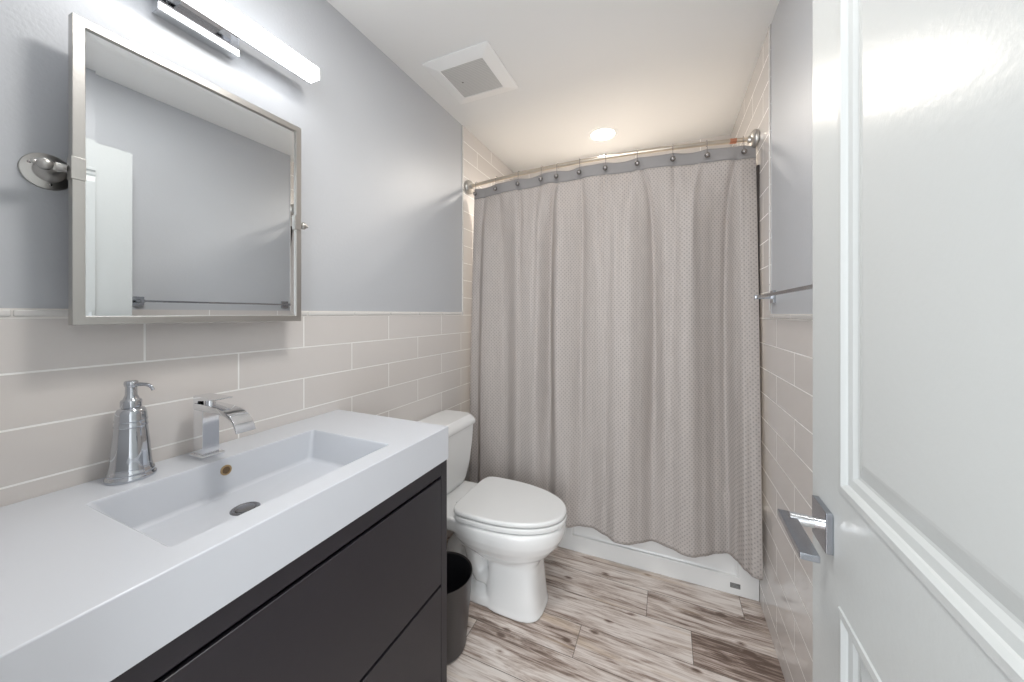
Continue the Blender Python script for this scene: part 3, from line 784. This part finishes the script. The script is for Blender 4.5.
# narrow creases running down from the hooks: x at the top, x further down, depth, width, where it fades out
creases = [(-.13, -.062, .012, .011, 1), (.16, .105, -.010, .014, .4), (.30, .255, .014, .013, 1), (-.53, -.575, .016, .012, .8), (-.41, -.405, .010, .013, 1), (-.77, -.745, .010, .011, .35),
           (-.285, -.30, .008, .011, .35), (-.90, -.88, .008, .016, 1), (-.15, -.20, .008, .011, .3), (.02, .035, .008, .012, .4), (-.62, -.66, .008, .012, .5), (-1.0, -1.02, .008, .014, 1), (-.30, -.235, -.007, .014, .5)]
ZT, ZH = 2.018, 0.19
SWAG = [0, 0.006, -0.008, 0.012, -0.016, 0.014, -0.010, 0.012, -0.008, 0.011, -0.009, 0.004]
def cloth_point(x, z):
    s = max(0.0, (ZT-z)/(ZT-ZH))          # 0 top .. 1 hem
    top = rodY(x) - 0.004
    # soft swag between the hooks near the top
    d = min(abs(x-q) for q in studs)
    k = sum(1 for q in studs if q < x)
    top += math.sin(min(1, d/0.07)*PI/2)*SWAG[k]
    mix = s**0.9
    y = top*(1-mix) + interp(hem, x)*mix
    dxs = 0.0
    low = 1-0.60*sst(0.6, 1.0, s)
    y += interp(folds, x + 0.02*math.sin(3.0*s)*math.sin(9*x)) * sst(0.0, 0.20, s) * low * 1.45
    for c0, c1, dep, wd, f1 in creases:
        c = c1 + (c0-c1)*math.exp(-s/0.06) + 0.004*math.sin(8*s+c1*30)
        wd2 = wd*(1+1.2*s)
        amp = sst(-0.005, 0.05, s)*low * (1 if f1 >= 1 else 1-sst(f1-0.2, f1+0.15, s))
        u = (x-c)/wd2
        y += dep*amp*math.exp(-u*u)
        y -= 0.3*dep*amp*(math.exp(-((x-c-2.2*wd2)/(1.6*wd2))**2) + math.exp(-((x-c+2.2*wd2)/(1.6*wd2))**2))
    y += 0.0018*math.sin(x*29+3*s) * sst(0, .2, s)
    # the edges are drawn in a little with height
    if x < -0.98: dxs += (-0.005)*math.sin(PI*s) 
    xx = x + dxs - (0.010*s if x > 0.2 else 0)*sst(0.2, 0.36, x)
    y = min(y, 1.853 if z < 0.45 else 9)
    return xx, y
def cloth(name, zt, zb, m, parent, nx, nz, dy=0.0, ztop=None):
    bm = bmesh.new(); uvl = bm.loops.layers.uv.new('UVMap')
    grid = []; us = []
    arc = 0.0; prev = None
    for i in range(nx+1):
        x = CX0 + (CX1-CX0)*i/nx
        xx, yy = cloth_point(x, 1.0)
        if prev: arc += math.hypot(xx-prev[0], yy-prev[1])
        prev = (xx, yy); us.append(arc)
    for j in range(nz+1):
        row = []
        for i in range(nx+1):
            x = CX0 + (CX1-CX0)*i/nx
            za = ztop(x) if ztop else zt
            z = za + (zb-za)*j/nz
            xx, yy = cloth_point(x, z)
            row.append((bm.verts.new((xx, yy+dy, z)), us[i], z))
        grid.append(row)
    for j in range(nz):
        for i in range(nx):
            q = [grid[j][i], grid[j+1][i], grid[j+1][i+1], grid[j][i+1]]
            fc = bm.faces.new([v[0] for v in q])
            for l, v in zip(fc.loops, q): l[uvl].uv = (v[1], v[2])
    for v in bm.verts: v.co -= Vector(parent.location)
    o = obj(name, bm, m, parent, smooth=True)
    sl = o.modifiers.new('thickness', 'SOLIDIFY'); sl.thickness = 0.0012; sl.offset = 1
    return o
def band_top(x):
    d = min(abs(x-q) for q in studs)
    return 2.033 - 0.006*math.sin(min(1, d/0.07)*PI/2)
cloth('curtain_panel', 1.974, ZH, M_CURTAIN, ct, 420, 110)
hb = cloth('header_band', 2.02, 1.970, M_BAND, ct, 420, 6, -0.0016, band_top); hb['label'] = 'smooth grey header band'

# liner behind the curtain, hanging inside the tub
ln = None
bm = bmesh.new()
LX0, LX1 = -1.120, 0.362
rows = []
for j in range(41):
    z = 2.014 + (0.385-2.014)*j/40
    s = j/40
    row = []
    for i in range(121):
        x = LX0 + (LX1-LX0)*i/120
        y = (rodY(x)+0.022+0.05*sst(0, .12, s))*(1-sst(0.1, .8, s)) + 1.960*sst(0.1, .8, s) + 0.008*math.sin(x*38)*s
        xx = x + (0.030*math.exp(-((s-0.0)/0.05)**2) if i < 8 else 0)*(1-i/8 if i < 8 else 0)
        row.append(bm.verts.new((max(xx, XL+0.0955) if (s > 0.85 and i < 8) else xx, y, z)))
    rows.append(row)
for a, b in zip(rows, rows[1:]):
    for i in range(120): bm.faces.new((a[i], b[i], b[i+1], a[i+1]))
ln = obj('curtain_liner', bm, M_LINER, None, smooth=True)
tag(ln, 'plain white shower liner hanging behind the waffle-weave curtain', 'curtain liner')

# ------------------------------------------------------------------ curtain hooks
bmr = bmesh.new()
def hook_parts():
    bm = bmesh.new()
    pp = []
    for k in range(25):
        a = math.radians(-60 + 300*k/24)
        pp.append((0, 0.0155*math.cos(a), 0.0185*math.sin(a)))
    pp = [(0, -0.0155, -0.058), (0, -0.0145, -0.040), (0, -0.0150, -0.025)] + [(0, -0.0155*math.cos(math.radians(a)), 0.0165*math.sin(math.radians(a))) for a in range(-30, 211, 12)]
    tube(bm, pp, 0.0014, 8); ring = obj('ring', bm, M_STUD, None, smooth=True)
    bm = bmesh.new()
    lathe(bm, [(0, -0.012), (0.0058, -0.0105), (0.0098, -0.007), (0.012, 0), (0.0098, 0.007), (0.0058, 0.0105), (0, 0.012)], 20, Matrix.Translation((0, -0.0245, -0.062)))
    ball = obj('ball', bm, M_STUD, None, smooth=True)
    return ring, ball
words = ['leftmost curtain hook on the rod, next to the left wall flange', 'second curtain hook from the left wall', 'third curtain hook from the left wall', 'fourth curtain hook from the left wall, at the start of the tight fold',
         'fifth curtain hook from the left wall, close beside the fourth', 'sixth curtain hook along, the middle one of all', 'seventh curtain hook from the left wall, below and right of the recessed light', 'fourth-to-last curtain hook before the right wall',
         'third-to-last curtain hook before the right wall', 'second-to-last curtain hook before the right wall', 'rightmost curtain hook on the rod, near the right wall flange']
for i, x in enumerate(studs):
    if i == 0:
        h = thing('curtain_hook', (0, 0, 0), words[0], 'curtain hook', 'ball-ended hooks along the shower rod')
        r_, b_ = hook_parts(); r_.parent = h; b_.parent = h; proto = (h, r_, b_)
    else:
        h = proto[0].copy(); COL.objects.link(h); h['label'] = words[i]
        for c in proto[1:]:
            d = c.copy(); COL.objects.link(d); d.parent = h
    h.location = (x, rodY(x), RZ)

# ------------------------------------------------------------------ towel bar on the right wall
M_BARMETAL = mat('dark_chrome', (0.42, 0.43, 0.45), 0.15, 1.0)
tw = thing('towel_bar', (XR, 1.265, 1.336), 'slim square chrome towel bar above the right wainscot, behind the open door', 'towel bar')
BXT = 0.322
bm = bmesh.new(); box(bm, BXT-0.005, BXT+0.005, 0.862, 1.672, 1.331, 1.341, 0.0008)
pobj('bar', bm, M_BARMETAL, tw)
for y in (0.885, 1.648):
    bm = bmesh.new(); box(bm, XR-0.009, XR-0.0003, y-0.024, y+0.024, 1.312, 1.360, 0.001)
    pl = pobj('wall_plate', bm, M_BARMETAL, tw)
    bm = bmesh.new(); box(bm, BXT-0.008, XR-0.008, y-0.008, y+0.008, 1.328, 1.344, 0.0008)
    for v in bm.verts: v.co -= Vector(tw.location)
    obj('post', bm, M_BARMETAL, pl, smooth=True)

# ------------------------------------------------------------------ ceiling vent
ve = thing('ceiling_vent', (-0.860, 1.480, ZC), 'square white exhaust fan cover with a grey grille on the ceiling', 'vent')
bm = bmesh.new()
def vs4(h, z, r=0.004, dx=0.0): return [(px, py, z) for px, py, _ in rr(-h, h, -h+0.003, h-0.003, 0, r, 3)]
loft(bm, [vs4(0.171, -0.0005), vs4(0.172, -0.003), vs4(0.171, -0.0055), vs4(0.120, -0.0165), vs4(0.116, -0.018), vs4(0.112, -0.017), vs4(0.111, -0.012)], cap0=True, cap1=True)
obj('cover', bm, M_VENT, ve, smooth=True)
bm = bmesh.new(); box(bm, -0.1105, 0.1105, -0.1075, 0.1075, -0.0155, -0.0125)
gr = obj('grille', bm, M_GRILLE, ve)
bm = bmesh.new(); lathe(bm, [(0, -0.0025), (0.004, -0.002), (0.005, 0)], 12, Matrix.Translation((-0.055, 0.0, -0.0155)))
obj('screw', bm, mat('screw_dark', (0.2, 0.19, 0.18), 0.5), gr, smooth=True)
bm = bmesh.new()
for k in range(22):
    y = -0.1025 + k*0.00976
    box(bm, -0.109, 0.109, y-0.0018, y+0.0018, -0.0165, -0.0153)
sl = obj('slats', bm, mat('vent_slat', (0.66, 0.65, 0.63), 0.6), gr)

# ------------------------------------------------------------------ recessed downlight
dl = thing('recessed_light', (-0.375, 2.295, ZC), 'round recessed downlight, switched on, in the shower ceiling', 'ceiling light')
bm = bmesh.new(); lathe(bm, [(0.072, -0.002), (0.074, -0.005), (0.086, -0.0045), (0.092, -0.002), (0.093, -0.0003)], 48)
obj('trim_ring', bm, M_VENT, dl, smooth=True)
bm = bmesh.new(); lathe(bm, [(0, -0.0025), (0.073, -0.0025), (0.073, -0.001), (0, -0.001)], 48)
obj('lens', bm, M_DL, dl)
